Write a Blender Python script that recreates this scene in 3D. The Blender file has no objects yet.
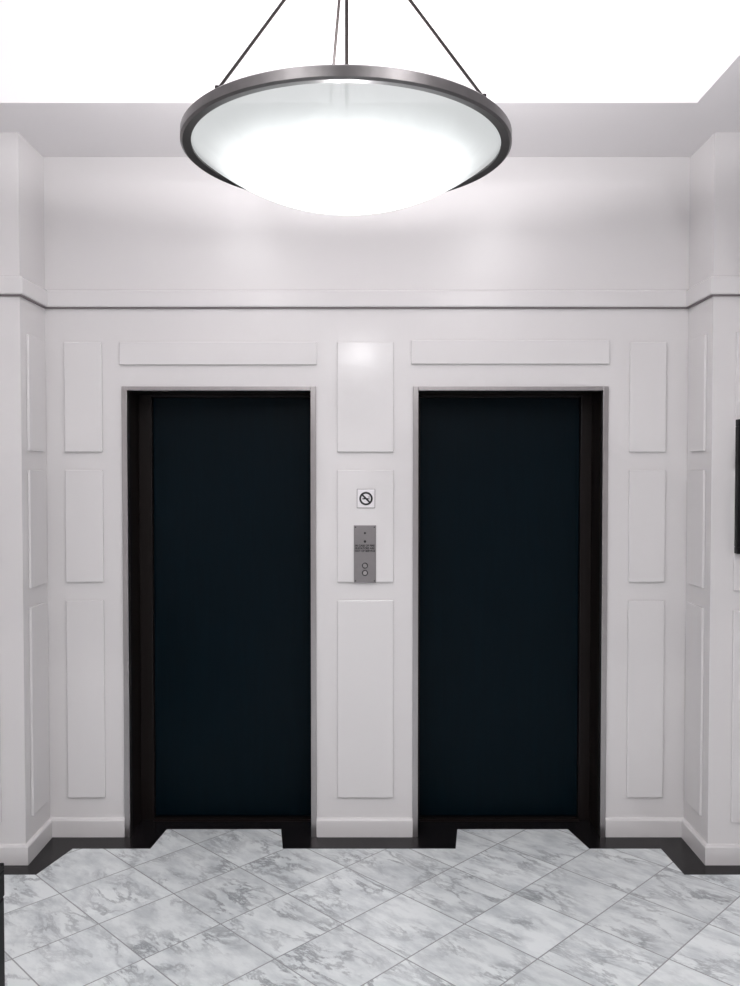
import bpy, bmesh, math
from mathutils import Vector, Matrix

scene = bpy.context.scene
scene.view_settings.view_transform = 'Standard'
scene.view_settings.look = 'None'

# ------------------------------------------------------------------ materials
def newmat(name):
    m = bpy.data.materials.new(name); m.use_nodes = True
    nt = m.node_tree
    return m, nt, nt.nodes['Principled BSDF']

def N(nt, t, **kw):
    n = nt.nodes.new(t)
    for k, v in kw.items(): setattr(n, k, v)
    return n

def simple(name, col, rough=0.5, metal=0.0, spec=0.5, bump=0.0, bscale=60, vary=0.0, stretch=(1,1,1)):
    m, nt, b = newmat(name)
    b.inputs['Base Color'].default_value = (*col, 1)
    b.inputs['Roughness'].default_value = rough
    b.inputs['Metallic'].default_value = metal
    b.inputs['Specular IOR Level'].default_value = spec
    tc = N(nt, 'ShaderNodeTexCoord'); mp = N(nt, 'ShaderNodeMapping')
    mp.inputs['Scale'].default_value = stretch
    nz = N(nt, 'ShaderNodeTexNoise'); nz.inputs['Scale'].default_value = bscale
    nz.inputs['Detail'].default_value = 4
    nt.links.new(tc.outputs['Object'], mp.inputs['Vector'])
    nt.links.new(mp.outputs['Vector'], nz.inputs['Vector'])
    if bump > 0:
        bp = N(nt, 'ShaderNodeBump'); bp.inputs['Strength'].default_value = bump
        bp.inputs['Distance'].default_value = 0.002
        nt.links.new(nz.outputs['Fac'], bp.inputs['Height'])
        nt.links.new(bp.outputs['Normal'], b.inputs['Normal'])
    if vary > 0:
        mx = N(nt, 'ShaderNodeMix', data_type='RGBA')
        mx.inputs[6].default_value = (*[c*(1-vary) for c in col], 1)
        mx.inputs[7].default_value = (*[min(1, c*(1+vary)) for c in col], 1)
        nt.links.new(nz.outputs['Fac'], mx.inputs[0])
        nt.links.new(mx.outputs[2], b.inputs['Base Color'])
    return m

M_wall = simple('wall_paint', (0.725, 0.71, 0.711), 0.24, bump=0.04, bscale=90)
M_ceil = simple('ceiling_paint', (0.76, 0.74, 0.75), 0.7, bump=0.04)
M_trim = simple('trim_paint', (0.73, 0.716, 0.717), 0.2, bump=0.02)
M_railshade = simple('rail_shadow_dark', (0.20, 0.17, 0.18), 0.5, vary=0.1)  # dark shade tone painted along the rail's underside
M_steel = simple('brushed_steel', (0.44, 0.42, 0.42), 0.28, 1.0, vary=0.15, bscale=30, stretch=(20, 20, 0.6))
M_jamb = simple('dark_bronze_jamb', (0.009, 0.0065, 0.006), 0.42, 0.0, .2, vary=0.2, bscale=20, stretch=(8, 8, .4))
M_door = simple('teal_black_door_enamel', (0.0010, 0.0056, 0.0092), 0.34, 0.0, 0.08, vary=0.35, bscale=9, stretch=(6, 6, .5))
M_border = simple('black_granite', (0.009, 0.008, 0.009), 0.25, spec=.3, vary=0.5, bscale=150)
M_black = simple('black_powdercoat', (0.004, 0.004, 0.005), 0.5, spec=.2, bump=0.05, vary=.2)
M_rim = simple('rim_dark_nickel', (0.15, 0.145, 0.145), 0.32, 1.0, vary=0.15, bscale=40)
M_plate = simple('call_plate_steel', (0.28, 0.265, 0.27), 0.42, 0.9, vary=0.1, bscale=40, stretch=(1, 1, 12))
M_white = simple('plaque_white', (0.82, 0.80, 0.82), 0.35, vary=0.02)
M_ink = simple('ink_black', (0.01, 0.01, 0.012), 0.5, vary=0.1)
M_glassboard = simple('directory_felt', (0.015, 0.015, 0.018), 0.6, vary=.2)

def marble():
    m, nt, b = newmat('marble_tiles'); L = nt.links.new
    T = 0.335
    tc = N(nt, 'ShaderNodeTexCoord')
    mp = N(nt, 'ShaderNodeMapping')
    mp.inputs['Rotation'].default_value = (0, 0, math.radians(45))
    mp.inputs['Scale'].default_value = (1/T, 1/T, 1/T)
    mp.inputs['Location'].default_value = (0.1, 0.35, 0)
    L(tc.outputs['Object'], mp.inputs['Vector'])
    fl = N(nt, 'ShaderNodeVectorMath', operation='FLOOR'); L(mp.outputs[0], fl.inputs[0])
    fr = N(nt, 'ShaderNodeVectorMath', operation='FRACTION'); L(mp.outputs[0], fr.inputs[0])
    wn = N(nt, 'ShaderNodeTexWhiteNoise', noise_dimensions='2D'); L(fl.outputs[0], wn.inputs['Vector'])
    sx = N(nt, 'ShaderNodeSeparateXYZ'); L(fr.outputs[0], sx.inputs[0])
    def edge(out):
        a = N(nt, 'ShaderNodeMath', operation='SUBTRACT'); L(out, a.inputs[0]); a.inputs[1].default_value = .5
        c = N(nt, 'ShaderNodeMath', operation='ABSOLUTE'); L(a.outputs[0], c.inputs[0]); return c.outputs[0]
    mxm = N(nt, 'ShaderNodeMath', operation='MAXIMUM'); L(edge(sx.outputs[0]), mxm.inputs[0]); L(edge(sx.outputs[1]), mxm.inputs[1])
    gr = N(nt, 'ShaderNodeMath', operation='GREATER_THAN'); L(mxm.outputs[0], gr.inputs[0]); gr.inputs[1].default_value = 0.4925
    off = N(nt, 'ShaderNodeVectorMath', operation='SCALE'); L(wn.outputs['Color'], off.inputs[0]); off.inputs['Scale'].default_value = 37
    ad = N(nt, 'ShaderNodeVectorMath', operation='ADD'); L(mp.outputs[0], ad.inputs[0]); L(off.outputs[0], ad.inputs[1])
    mp2 = N(nt, 'ShaderNodeMapping'); L(ad.outputs[0], mp2.inputs['Vector'])
    mp2.inputs['Rotation'].default_value = (0, 0, math.radians(-70)); mp2.inputs['Scale'].default_value = (0.6, 1.5, 1)
    n1 = N(nt, 'ShaderNodeTexNoise'); n1.inputs['Scale'].default_value = 2.0; n1.inputs['Detail'].default_value = 10
    n1.inputs['Roughness'].default_value = .66; n1.inputs['Distortion'].default_value = 0.35; L(mp2.outputs[0], n1.inputs['Vector'])
    a = N(nt, 'ShaderNodeMath', operation='SUBTRACT'); L(n1.outputs['Fac'], a.inputs[0]); a.inputs[1].default_value = .5
    c = N(nt, 'ShaderNodeMath', operation='ABSOLUTE'); L(a.outputs[0], c.inputs[0])
    mr = N(nt, 'ShaderNodeMapRange'); L(c.outputs[0], mr.inputs[0])
    mr.inputs[1].default_value = 0.0; mr.inputs[2].default_value = 0.05; mr.inputs[3].default_value = 1; mr.inputs[4].default_value = 0
    n2 = N(nt, 'ShaderNodeTexNoise'); n2.inputs['Scale'].default_value = 1.3; n2.inputs['Detail'].default_value = 3; L(ad.outputs[0], n2.inputs['Vector'])
    mr2 = N(nt, 'ShaderNodeMapRange'); L(n2.outputs['Fac'], mr2.inputs[0])
    mr2.inputs[1].default_value = .41; mr2.inputs[2].default_value = .66; mr2.inputs[4].default_value = .85
    vm = N(nt, 'ShaderNodeMath', operation='MULTIPLY'); L(mr.outputs[0], vm.inputs[0]); L(mr2.outputs[0], vm.inputs[1])
    n3 = N(nt, 'ShaderNodeTexNoise'); n3.inputs['Scale'].default_value = 3; n3.inputs['Detail'].default_value = 8
    n3.inputs['Roughness'].default_value = .65; L(mp2.outputs[0], n3.inputs['Vector'])
    mr3 = N(nt, 'ShaderNodeMapRange'); L(n3.outputs['Fac'], mr3.inputs[0]); mr3.inputs[1].default_value = .42; mr3.inputs[2].default_value = .72
    base = N(nt, 'ShaderNodeMix', data_type='RGBA'); L(mr3.outputs[0], base.inputs[0])
    base.inputs[6].default_value = (0.82, 0.86, 0.865, 1); base.inputs[7].default_value = (0.52, 0.56, 0.58, 1)
    v = N(nt, 'ShaderNodeMix', data_type='RGBA'); L(vm.outputs[0], v.inputs[0]); L(base.outputs[2], v.inputs[6])
    v.inputs[7].default_value = (0.21, 0.23, 0.25, 1)
    tb = N(nt, 'ShaderNodeMapRange'); L(wn.outputs['Value'], tb.inputs[0]); tb.inputs[3].default_value = .92; tb.inputs[4].default_value = 1.05
    sc = N(nt, 'ShaderNodeVectorMath', operation='SCALE'); L(v.outputs[2], sc.inputs[0]); L(tb.outputs[0], sc.inputs['Scale'])
    g = N(nt, 'ShaderNodeMix', data_type='RGBA'); L(gr.outputs[0], g.inputs[0]); L(sc.outputs[0], g.inputs[6])
    g.inputs[7].default_value = (0.30, 0.31, 0.32, 1)
    L(g.outputs[2], b.inputs['Base Color'])
    b.inputs['Roughness'].default_value = .3
    return m
M_marble = marble()

def mix_transparent(nt, b, fac):
    out = nt.nodes['Material Output']
    tr = N(nt, 'ShaderNodeBsdfTransparent'); mx = N(nt, 'ShaderNodeMixShader'); mx.inputs[0].default_value = fac
    nt.links.new(b.outputs[0], mx.inputs[1]); nt.links.new(tr.outputs[0], mx.inputs[2]); nt.links.new(mx.outputs[0], out.inputs['Surface'])

def bowlmat():
    m, nt, b = newmat('alabaster_glass'); L = nt.links.new
    b.inputs['Base Color'].default_value = (.10, .105, .107, 1); b.inputs['Roughness'].default_value = .35
    tc = N(nt, 'ShaderNodeTexCoord'); s = N(nt, 'ShaderNodeSeparateXYZ'); L(tc.outputs['Object'], s.inputs[0])
    cb = N(nt, 'ShaderNodeCombineXYZ'); L(s.outputs[0], cb.inputs[0]); L(s.outputs[1], cb.inputs[1])
    ln = N(nt, 'ShaderNodeVectorMath', operation='LENGTH'); L(cb.outputs[0], ln.inputs[0])
    d = N(nt, 'ShaderNodeMath', operation='DIVIDE'); L(ln.outputs['Value'], d.inputs[0]); d.inputs[1].default_value = .43
    nz = N(nt, 'ShaderNodeTexNoise'); nz.inputs['Scale'].default_value = 5; nz.inputs['Detail'].default_value = 5; nz.inputs['Distortion'].default_value = 1.5
    L(tc.outputs['Object'], nz.inputs['Vector'])
    ns = N(nt, 'ShaderNodeMath', operation='MULTIPLY_ADD'); L(nz.outputs['Fac'], ns.inputs[0]); ns.inputs[1].default_value = .08
    L(d.outputs[0], ns.inputs[2])
    sub = N(nt, 'ShaderNodeMath', operation='SUBTRACT'); L(ns.outputs[0], sub.inputs[0]); sub.inputs[1].default_value = .04
    fc = N(nt, 'ShaderNodeFloatCurve'); L(sub.outputs[0], fc.inputs['Value'])
    cu = fc.mapping.curves[0]
    cu.points[0].location = (0, 1); cu.points[1].location = (1, .044)
    cu.points.new(.35, .7); cu.points.new(.62, .16); cu.points.new(.8, .064)
    fc.mapping.update()
    mu = N(nt, 'ShaderNodeMath', operation='MULTIPLY'); L(fc.outputs[0], mu.inputs[0]); mu.inputs[1].default_value = 13
    b.inputs['Emission Color'].default_value = (.965, 1.0, 1.0, 1)
    L(mu.outputs[0], b.inputs['Emission Strength'])
    mix_transparent(nt, b, .24)
    return m
M_bowl = bowlmat()

def emis(name, col, s):
    m, nt, b = newmat(name)
    b.inputs['Emission Color'].default_value = (*col, 1); b.inputs['Emission Strength'].default_value = s
    return m
M_bulb = emis('clear_bulb_glass', (1, 1, 1), 12)
mix_transparent(M_bulb.node_tree, M_bulb.node_tree.nodes['Principled BSDF'], .93)
M_lens = emis('downlight_lens', (1, .97, .97), 30)

# ------------------------------------------------------------------ mesh helpers
def finish(bm, name, mat, parent=None, smooth=False, bevel=0, loc=None, seg=2):
    bmesh.ops.recalc_face_normals(bm, faces=bm.faces)
    me = bpy.data.meshes.new(name); bm.to_mesh(me); bm.free()
    if smooth:
        for p in me.polygons: p.use_smooth = True
    o = bpy.data.objects.new(name, me); scene.collection.objects.link(o)
    me.materials.append(mat)
    if bevel:
        md = o.modifiers.new('bevel', 'BEVEL'); md.width = bevel; md.segments = seg; md.limit_method = 'ANGLE'
    if loc: o.location = loc
    if parent: o.parent = parent
    return o

def abox(bm, x0, x1, y0, y1, z0, z1):
    vs = [bm.verts.new((x, y, z)) for x in (x0, x1) for y in (y0, y1) for z in (z0, z1)]
    for f in ((0,1,3,2),(4,6,7,5),(0,4,5,1),(2,3,7,6),(0,2,6,4),(1,5,7,3)):
        bm.faces.new([vs[i] for i in f])

def boxes(name, lst, mat, parent=None, bevel=0, **k):
    bm = bmesh.new()
    for b in lst: abox(bm, *b)
    return finish(bm, name, mat, parent, bevel=bevel, **k)

def empty(name, loc=(0, 0, 0)):
    e = bpy.data.objects.new(name, None); e.empty_display_size = .1
    scene.collection.objects.link(e); e.location = loc
    return e

def offset(poly, d):
    out = []
    n = len(poly)
    nr = []
    for i in range(n-1):
        dx = poly[i+1][0]-poly[i][0]; dy = poly[i+1][1]-poly[i][1]; l = math.hypot(dx, dy)
        nr.append((dy/l, -dx/l))
    for i in range(n):
        if i == 0: o = nr[0]
        elif i == n-1: o = nr[-1]
        else:
            a, b = nr[i-1], nr[i]; k = 1 + a[0]*b[0]+a[1]*b[1]
            o = ((a[0]+b[0])/k, (a[1]+b[1])/k)
        out.append((poly[i][0]+o[0]*d, poly[i][1]+o[1]*d))
    return out

def sweep(bm, poly, profile):
    rings = []
    for d, z in profile:
        rings.append([bm.verts.new((p[0], p[1], z)) for p in offset(poly, d)])
    m = len(profile)
    for j in range(m):
        a = rings[j]; b = rings[(j+1) % m]
        for i in range(len(poly)-1):
            bm.faces.new((a[i], a[i+1], b[i+1], b[i]))
    bm.faces.new([r[0] for r in rings]); bm.faces.new([r[-1] for r in reversed(rings)])

def lathe(bm, prof, seg=96, center=(0, 0, 0), closed=False):
    cx, cy, cz = center
    rings = []
    for r, z in prof:
        if r < 1e-6: rings.append([bm.verts.new((cx, cy, cz+z))])
        else: rings.append([bm.verts.new((cx+r*math.cos(2*math.pi*i/seg), cy+r*math.sin(2*math.pi*i/seg), cz+z)) for i in range(seg)])
    pairs = list(zip(rings, rings[1:]))
    if closed: pairs.append((rings[-1], rings[0]))
    for a, b in pairs:
        for i in range(seg):
            j = (i+1) % seg
            if len(a) == 1 and len(b) == 1: continue
            if len(a) == 1: bm.faces.new((a[0], b[j], b[i]))
            elif len(b) == 1: bm.faces.new((a[i], a[j], b[0]))
            else: bm.faces.new((a[i], a[j], b[j], b[i]))

def rod(bm, p, q, r, seg=12):
    p = Vector(p); q = Vector(q); d = q-p
    mat = Matrix.Translation((p+q)/2) @ d.to_track_quat('Z', 'Y').to_matrix().to_4x4()
    bmesh.ops.create_cone(bm, cap_ends=True, segments=seg, radius1=r, radius2=r, depth=d.length, matrix=mat)

# ------------------------------------------------------------------ plan
XL, XR = -1.54, 1.51        # alcove side returns
YW, YN = 4.05, 3.76         # elevator wall plane, nearer wall plane
YD = 4.265                  # elevator door plane
ZS = 3.24                   # soffit
ZC = 3.80                   # tray ceiling
SX, YB = 2.45, -3.6         # room half-width and back wall
E = [(-1.178, -0.2565), (0.204, 1.131)]   # outer edges of the elevator frames
ET = 2.16

# ------------------------------------------------------------------ shell
boxes('floor', [(-SX, SX, YB, 4.45, -.1, 0)], M_marble)
wl = [(-SX-.1, XL, YN, 4.5, 0, ZS), (XR, SX+.1, YN, 4.5, 0, ZS),
      (XL, E[0][0], YW, 4.5, 0, ZS), (E[0][1], E[1][0], YW, 4.5, 0, ZS), (E[1][1], XR, YW, 4.5, 0, ZS),
      (E[0][0], E[0][1], YW, 4.5, ET, ZS), (E[1][0], E[1][1], YW, 4.5, ET, ZS)]
boxes('wall_front', wl, M_wall)
boxes('wall_left', [(-SX-.1, -SX, YB-.1, YN, 0, ZS)], M_wall)
boxes('wall_right', [(SX, SX+.1, YB-.1, YN, 0, ZS)], M_wall)
boxes('wall_back', [(-SX, SX, YB-.1, YB, 0, ZS)], M_wall)
TX0, TX1, TY0, TY1 = -1.62, 1.316, -2.6, 3.46
boxes('ceiling', [(-SX-.1, SX+.1, TY1, 4.5, ZS, ZC+.1), (-SX-.1, SX+.1, YB-.1, TY0, ZS, ZC+.1),
                  (-SX-.1, TX0, TY0, TY1, ZS, ZC+.1), (TX1, SX+.1, TY0, TY1, ZS, ZC+.1),
                  (TX0, TX1, TY0, TY1, ZC, ZC+.1)], M_ceil)

WP = [(-SX, YN), (XL, YN), (XL, YW), (XR, YW), (XR, YN), (SX, YN)]
bm = bmesh.new()
sweep(bm, WP, [(0, 2.533), (.016, 2.533), (.020, 2.538), (.020, 2.605), (.014, 2.613), (0, 2.617)])
finish(bm, 'trim_1', M_trim)
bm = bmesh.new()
sweep(bm, WP, [(0, 2.527), (.010, 2.527), (.010, 2.533), (0, 2.533)])  # thin dark strip standing in for the shadow line below the rail
finish(bm, 'rail_shadow_line', M_railshade)
bm = bmesh.new()
for pl in ([(-SX, YN), (XL, YN), (XL, YW), (E[0][0], YW)], [(E[0][1], YW), (E[1][0], YW)],
           [(E[1][1], YW), (XR, YW), (XR, YN), (SX, YN)]):
    sweep(bm, pl, [(0, 0), (.016, 0), (.016, .080), (.011, .090), (0, .092)])
finish(bm, 'baseboard_front', M_trim)
for nm, pl in (('baseboard_left', [(-SX, YB), (-SX, YN-.016)]), ('baseboard_right', [(SX, YN-.016), (SX, YB)]),
               ('baseboard_back', [(SX-.016, YB), (-SX+.016, YB)])):
    bm = bmesh.new(); sweep(bm, pl, [(0, 0), (.016, 0), (.016, .080), (.011, .090), (0, .092)])
    finish(bm, nm, M_trim)
# black stone border follows every wall and enters the elevator recesses
FB = [(-SX, YB), (-SX, YN), (XL, YN), (XL, YW), (E[0][0], YW), (E[0][0], YD), (E[0][1], YD), (E[0][1], YW),
      (E[1][0], YW), (E[1][0], YD), (E[1][1], YD), (E[1][1], YW), (XR, YW), (XR, YN), (SX, YN), (SX, YB)]
b1, b2 = .135, .18
IB = [(-SX+b1, YB), (-SX+b1, YN-.10), (XL+.085, YN-.10), (XL+.155, YW-b1), (E[0][0]+.155, YW-b1), (E[0][0]+b2, YD-b1), (E[0][1]-b2, YD-b1), (E[0][1]-.15, YW-b1),
      (E[1][0]+.195, YW-b1), (E[1][0]+.225, YD-b1), (E[1][1]-.16, YD-b1), (E[1][1]-.11, YW-b1), (XR-.155, YW-b1), (XR-.14, YN-.10), (SX-b1, YN-.10), (SX-b1, YB)]
bm = bmesh.new()
ro = [bm.verts.new((x, y, .0015)) for x, y in FB]; ri = [bm.verts.new((x, y, .0015)) for x, y in IB]
rb = [bm.verts.new((x, y, -.001)) for x, y in IB]
for i in range(len(FB)-1):
    bm.faces.new((ro[i], ri[i], ri[i+1], ro[i+1])); bm.faces.new((ri[i], rb[i], rb[i+1], ri[i+1]))
finish(bm, 'trim_3', M_border)

# raised wall panels
rows = [(1.849, 2.37), (1.2285, 1.764), (.191, 1.142)]
t = .013
pan = []
for x0, x1 in ((-1.45, -1.27), (-.156, .112), (1.232, 1.405)):
    for z0, z1 in rows: pan.append((x0, x1, YW-t, YW, z0, z1))
pan += [(-1.188, -.252, YW-t, YW, 2.262, 2.37), (.195, 1.135, YW-t, YW, 2.265, 2.378)]
for z0, z1 in rows:
    pan.append((XL, XL+t, YN+.06, YW-.06, z0, z1)); pan.append((XR-t, XR, YN+.06, YW-.06, z0, z1))
    pan.append((-2.25, -1.645, YN-t, YN, z0, z1)); pan.append((1.61, 2.25, YN-t, YN, z0, z1))
boxes('trim_4', pan, M_trim, bevel=.004)

# ------------------------------------------------------------------ elevators
def elevator(x0, x1, rl, rr):
    e = empty('elevator_door', ((x0+x1)/2, YW, 0)); ox, oy = (x0+x1)/2, YW
    def R(b): return (b[0]-ox, b[1]-ox, b[2]-oy, b[3]-oy, b[4], b[5])
    w = .026
    a0, a1 = x0+w+rl, x1-w-rr
    boxes('entrance_frame', [R(b) for b in ((x0, x0+w, YW-.012, YW+.03, 0, ET), (x1-w, x1, YW-.012, YW+.03, 0, ET),
          (x0+w, x1-w, YW-.012, YW+.03, ET-.02, ET))], M_steel, e, bevel=.002)
    boxes('jamb', [R(b) for b in ((x0, x0+w, YW+.03, YD+.1, 0, ET), (x1-w, x1, YW+.03, YD+.1, 0, ET),
          (x0+w, x1-w, YW+.03, YD+.1, ET-.02, ET),
          (x0+w, a0, YD-.03, YD+.1, 0, ET-.02), (a1, x1-w, YD-.03, YD+.1, 0, ET-.02),
          (a0, a1, YD-.03, YD+.1, ET-.035, ET-.02))], M_jamb, e, bevel=.003)
    boxes('sliding_panel', [R((a0, a1, YD, YD+.035, .012, ET-.035))], M_door, e, bevel=.003)
    boxes('sill', [R((a0, a1, YD-.05, YD+.05, 0, .004)),
                   R((a0, a1, YD-.045, YD-.038, .004, .008)),
                   R((a0, a1, YD-.02, YD-.013, .004, .008))], M_jamb, e)
    boxes('shaft_back', [R((x0, x1, YD+.1, YD+.12, 0, ET))], M_black, e)
elevator(*E[0], .066, .012); elevator(*E[1], .02, .056)

# ------------------------------------------------------------------ no smoking sign
YP = YW - t
s = empty('no_smoking_sign', (-.019, YP, 1.628))
boxes('plaque', [(-.041, .041, -.005, 0, -.043, .043)], M_white, s, bevel=.0015)
boxes('plaque_edge', [(-.0435, .0435, -.003, 0, -.0455, .0455)], M_plate, s)
bm = bmesh.new(); lathe(bm, [(.023, 0), (.032, 0), (.032, .002), (.023, .002)], 48, closed=True)
bmesh.ops.rotate(bm, verts=bm.verts, matrix=Matrix.Rotation(math.radians(90), 3, 'X'))
finish(bm, 'ring', M_ink, s, loc=(0, -.005, 0))
bm = bmesh.new(); abox(bm, -.025, .025, -.0018, 0, -.004, .004)
bmesh.ops.rotate(bm, verts=bm.verts, matrix=Matrix.Rotation(math.radians(45), 3, 'Y'))
finish(bm, 'slash', M_ink, s, loc=(0, -.005, 0))
boxes('cigarette', [(-.017, .010, -.0012, 0, -.004, .002), (.0115, .016, -.0012, 0, -.004, .002),
                    (.012, .0135, -.0012, 0, .004, .011), (.0155, .017, -.0012, 0, .004, .013)], M_ink, s, loc=(0, -.005, 0))

# ------------------------------------------------------------------ call station
c = empty('elevator_call_panel', (-.024, YP, 1.364))
boxes('plate', [(-.053, .053, -.005, 0, -.137, .137)], M_plate, c, bevel=.002)
def disc(name, x, z, r, d, mat, y=-.005):
    bm = bmesh.new(); lathe(bm, [(0, 0), (r, 0), (r, d*.7), (r*.85, d), (0, d)], 32)
    bmesh.ops.rotate(bm, verts=bm.verts, matrix=Matrix.Rotation(math.radians(90), 3, 'X'))
    finish(bm, name, mat, c, loc=(x, y, z))
for nm, z in (('up_button', -.055), ('down_button', -.09)):
    disc(nm+'_collar', 0, z, .014, .002, M_ink)
    disc(nm, 0, z, .010, .005, M_steel)
disc('key_switch', 0, .10, .005, .003, M_ink)
disc('fire_switch', 0, .06, .006, .003, M_ink)
for i, (x, z) in enumerate(((-.045, .128), (.045, .128), (-.045, -.128), (.045, -.128))):
    disc('screw_%d' % (i+1), x, z, .003, .001, M_ink)
def text(name, body, size, x, z, parent, mat, y=-.0056, sp=1):
    cu = bpy.data.curves.new(name, 'FONT'); cu.body = body; cu.size = size; cu.align_x = 'CENTER'; cu.extrude = .0003
    cu.space_line = sp; cu.offset = .0005
    o = bpy.data.objects.new(name, cu); scene.collection.objects.link(o); cu.materials.append(mat)
    o.rotation_euler = (math.radians(90), 0, 0); o.location = (x, y, z); o.parent = parent
text('notice_lettering', 'IN CASE OF FIRE\nELEVATORS ARE\nOUT OF SERVICE', .0125, 0, .036, c, M_ink)

# ------------------------------------------------------------------ directory board on the right
d = empty('directory_board', (1.848, YN-t, 1.69))
boxes('frame', [(-.24, .24, -.035, 0, .265, .295), (-.24, .24, -.035, 0, -.295, -.265),
                (-.24, -.21, -.035, 0, -.265, .265), (.21, .24, -.035, 0, -.265, .265)], M_black, d, bevel=.003)
boxes('backing', [(-.21, .21, -.015, 0, -.265, .265)], M_glassboard, d)
text('lettering', 'DIRECTORY\n\nLOBBY ....... 1\nOFFICES .... 2\nOFFICES .... 3', .045, 0, .17, d, M_white, y=-.0156)

# ------------------------------------------------------------------ waste bin (left edge)
w = empty('waste_bin', (-1.263, 2.31, 0))
boxes('body', [(-.18, .18, -.18, .18, .02, .50)], M_black, w, bevel=.008)
boxes('plinth', [(-.165, .165, -.165, .165, 0, .02)], M_black, w)
boxes('hood', [(-.18, .18, .12, .18, .50, .58), (-.18, -.14, -.18, .12, .50, .58), (.14, .18, -.18, .12, .50, .58),
               (-.18, .18, -.18, .18, .58, .60)], M_black, w, bevel=.004)

# ------------------------------------------------------------------ pendant
PX, PY, PZ = -.063, 2.33, 2.638
p = empty('bowl_pendant_light', (PX, PY, PZ))
a, h = .424, .154
Rr = (a*a+h*h)/(2*h); zc = Rr-h
prof = []
th = math.asin(a/Rr)
for i in range(25):
    q = th*i/24; prof.append((Rr*math.sin(q), zc-Rr*math.cos(q)))
inn = [(r*.985, z+.007) for r, z in reversed(prof)]
bm = bmesh.new(); lathe(bm, prof+inn, 96)
finish(bm, 'glass_bowl', M_bowl, p, smooth=True)
bm = bmesh.new(); lathe(bm, [(.414, -.014), (.436, -.017), (.442, -.012), (.442, .011), (.438, .015), (.414, .015)], 192, closed=True)
ro = finish(bm, 'rim', M_rim, p, smooth=True)
ro.data.set_sharp_from_angle(angle=math.radians(25))
HZ = .60
bm = bmesh.new()
for ang in (227, 321, 102):
    r = .432; q = math.radians(ang)
    rod(bm, (r*math.cos(q), r*math.sin(q), .012), (.012*math.cos(q), .012*math.sin(q), HZ), .0042)
    rod(bm, (r*math.cos(q), r*math.sin(q), .010), (r*math.cos(q), r*math.sin(q), .022), .006)
finish(bm, 'suspension_rods', M_jamb, p)
bm = bmesh.new()
lathe(bm, [(0, HZ-.03), (.018, HZ-.025), (.024, HZ), (.018, HZ+.02), (.008, HZ+.03), (.008, ZC-PZ-.05), (.06, ZC-PZ-.03), (.07, ZC-PZ), (0, ZC-PZ)], 40)
finish(bm, 'stem_and_canopy', M_rim, p, smooth=True)
bm = bmesh.new(); rod(bm, (0.0, 0, .01), (0.0, 0, HZ-.02), .005); rod(bm, (0, 0, -.022), (0, 0, .02), .022, 24)
finish(bm, 'lamp_holder', M_jamb, p)
bm = bmesh.new()
bmesh.ops.create_uvsphere(bm, u_segments=32, v_segments=20, radius=.05, matrix=Matrix.Translation((0, 0, -.075)))
finish(bm, 'bulb', M_bulb, p, smooth=True)
ld = bpy.data.lights.new('bulb_lamp', 'POINT'); ld.energy = 88; ld.shadow_soft_size = .03; ld.color = (1, .965, .985)
lo = bpy.data.objects.new('bulb_lamp', ld); scene.collection.objects.link(lo); lo.location = (0, 0, -.08); lo.parent = p
for k in range(3):  # added spots with no bulb of their own, brighten the tray
    q = math.radians(120*k+90)
    ld = bpy.data.lights.new('tray_fill_spot', 'SPOT'); ld.energy = 32; ld.shadow_soft_size = .035; ld.color = (1, .975, .985)
    ld.spot_size = math.radians(130); ld.spot_blend = .35
    lo = bpy.data.objects.new('tray_fill_spot', ld); scene.collection.objects.link(lo)
    lo.location = (.10*math.cos(q), .10*math.sin(q), 0.0); lo.rotation_euler = (math.radians(180), 0, 0); lo.parent = p

# ------------------------------------------------------------------ recessed downlights in the tray behind the camera
for x, y in ((-1.1, -1.35), (1.05, -1.35), (-1.1, .5), (1.05, .5)):  # rear pair placed from rail highlights; front pair added unseen as fill
    e = empty('recessed_downlight', (x, y, ZC))
    bm = bmesh.new(); lathe(bm, [(.07, -.001), (.09, -.001), (.09, -.006), (.07, -.010)], 40, closed=True)
    finish(bm, 'trim_ring', M_trim, e, smooth=True)
    bm = bmesh.new(); lathe(bm, [(0, -.003), (.07, -.003), (.07, 0), (0, 0)], 40)
    finish(bm, 'lens', M_lens, e)
    l = bpy.data.lights.new('downlight_lamp', 'AREA'); l.shape = 'DISK'; l.size = .13; l.energy = 25; l.color = (1, .975, .985)
    o = bpy.data.objects.new('downlight_lamp', l); scene.collection.objects.link(o); o.location = (0, 0, -.012); o.parent = e

# ------------------------------------------------------------------ world + camera
wd = bpy.data.worlds.new('world'); scene.world = wd; wd.use_nodes = True
wd.node_tree.nodes['Background'].inputs[0].default_value = (.8, .8, .85, 1)
wd.node_tree.nodes['Background'].inputs[1].default_value = .05

cam = bpy.data.cameras.new('camera'); co = bpy.data.objects.new('camera', cam); scene.collection.objects.link(co)
cam.sensor_fit = 'VERTICAL'; cam.sensor_height = 24; cam.lens = 24*850/986
co.location = (0, 0, 1.76); co.rotation_euler = (math.radians(90-1.5), 0, 0)
cam.clip_start = .01
scene.camera = co
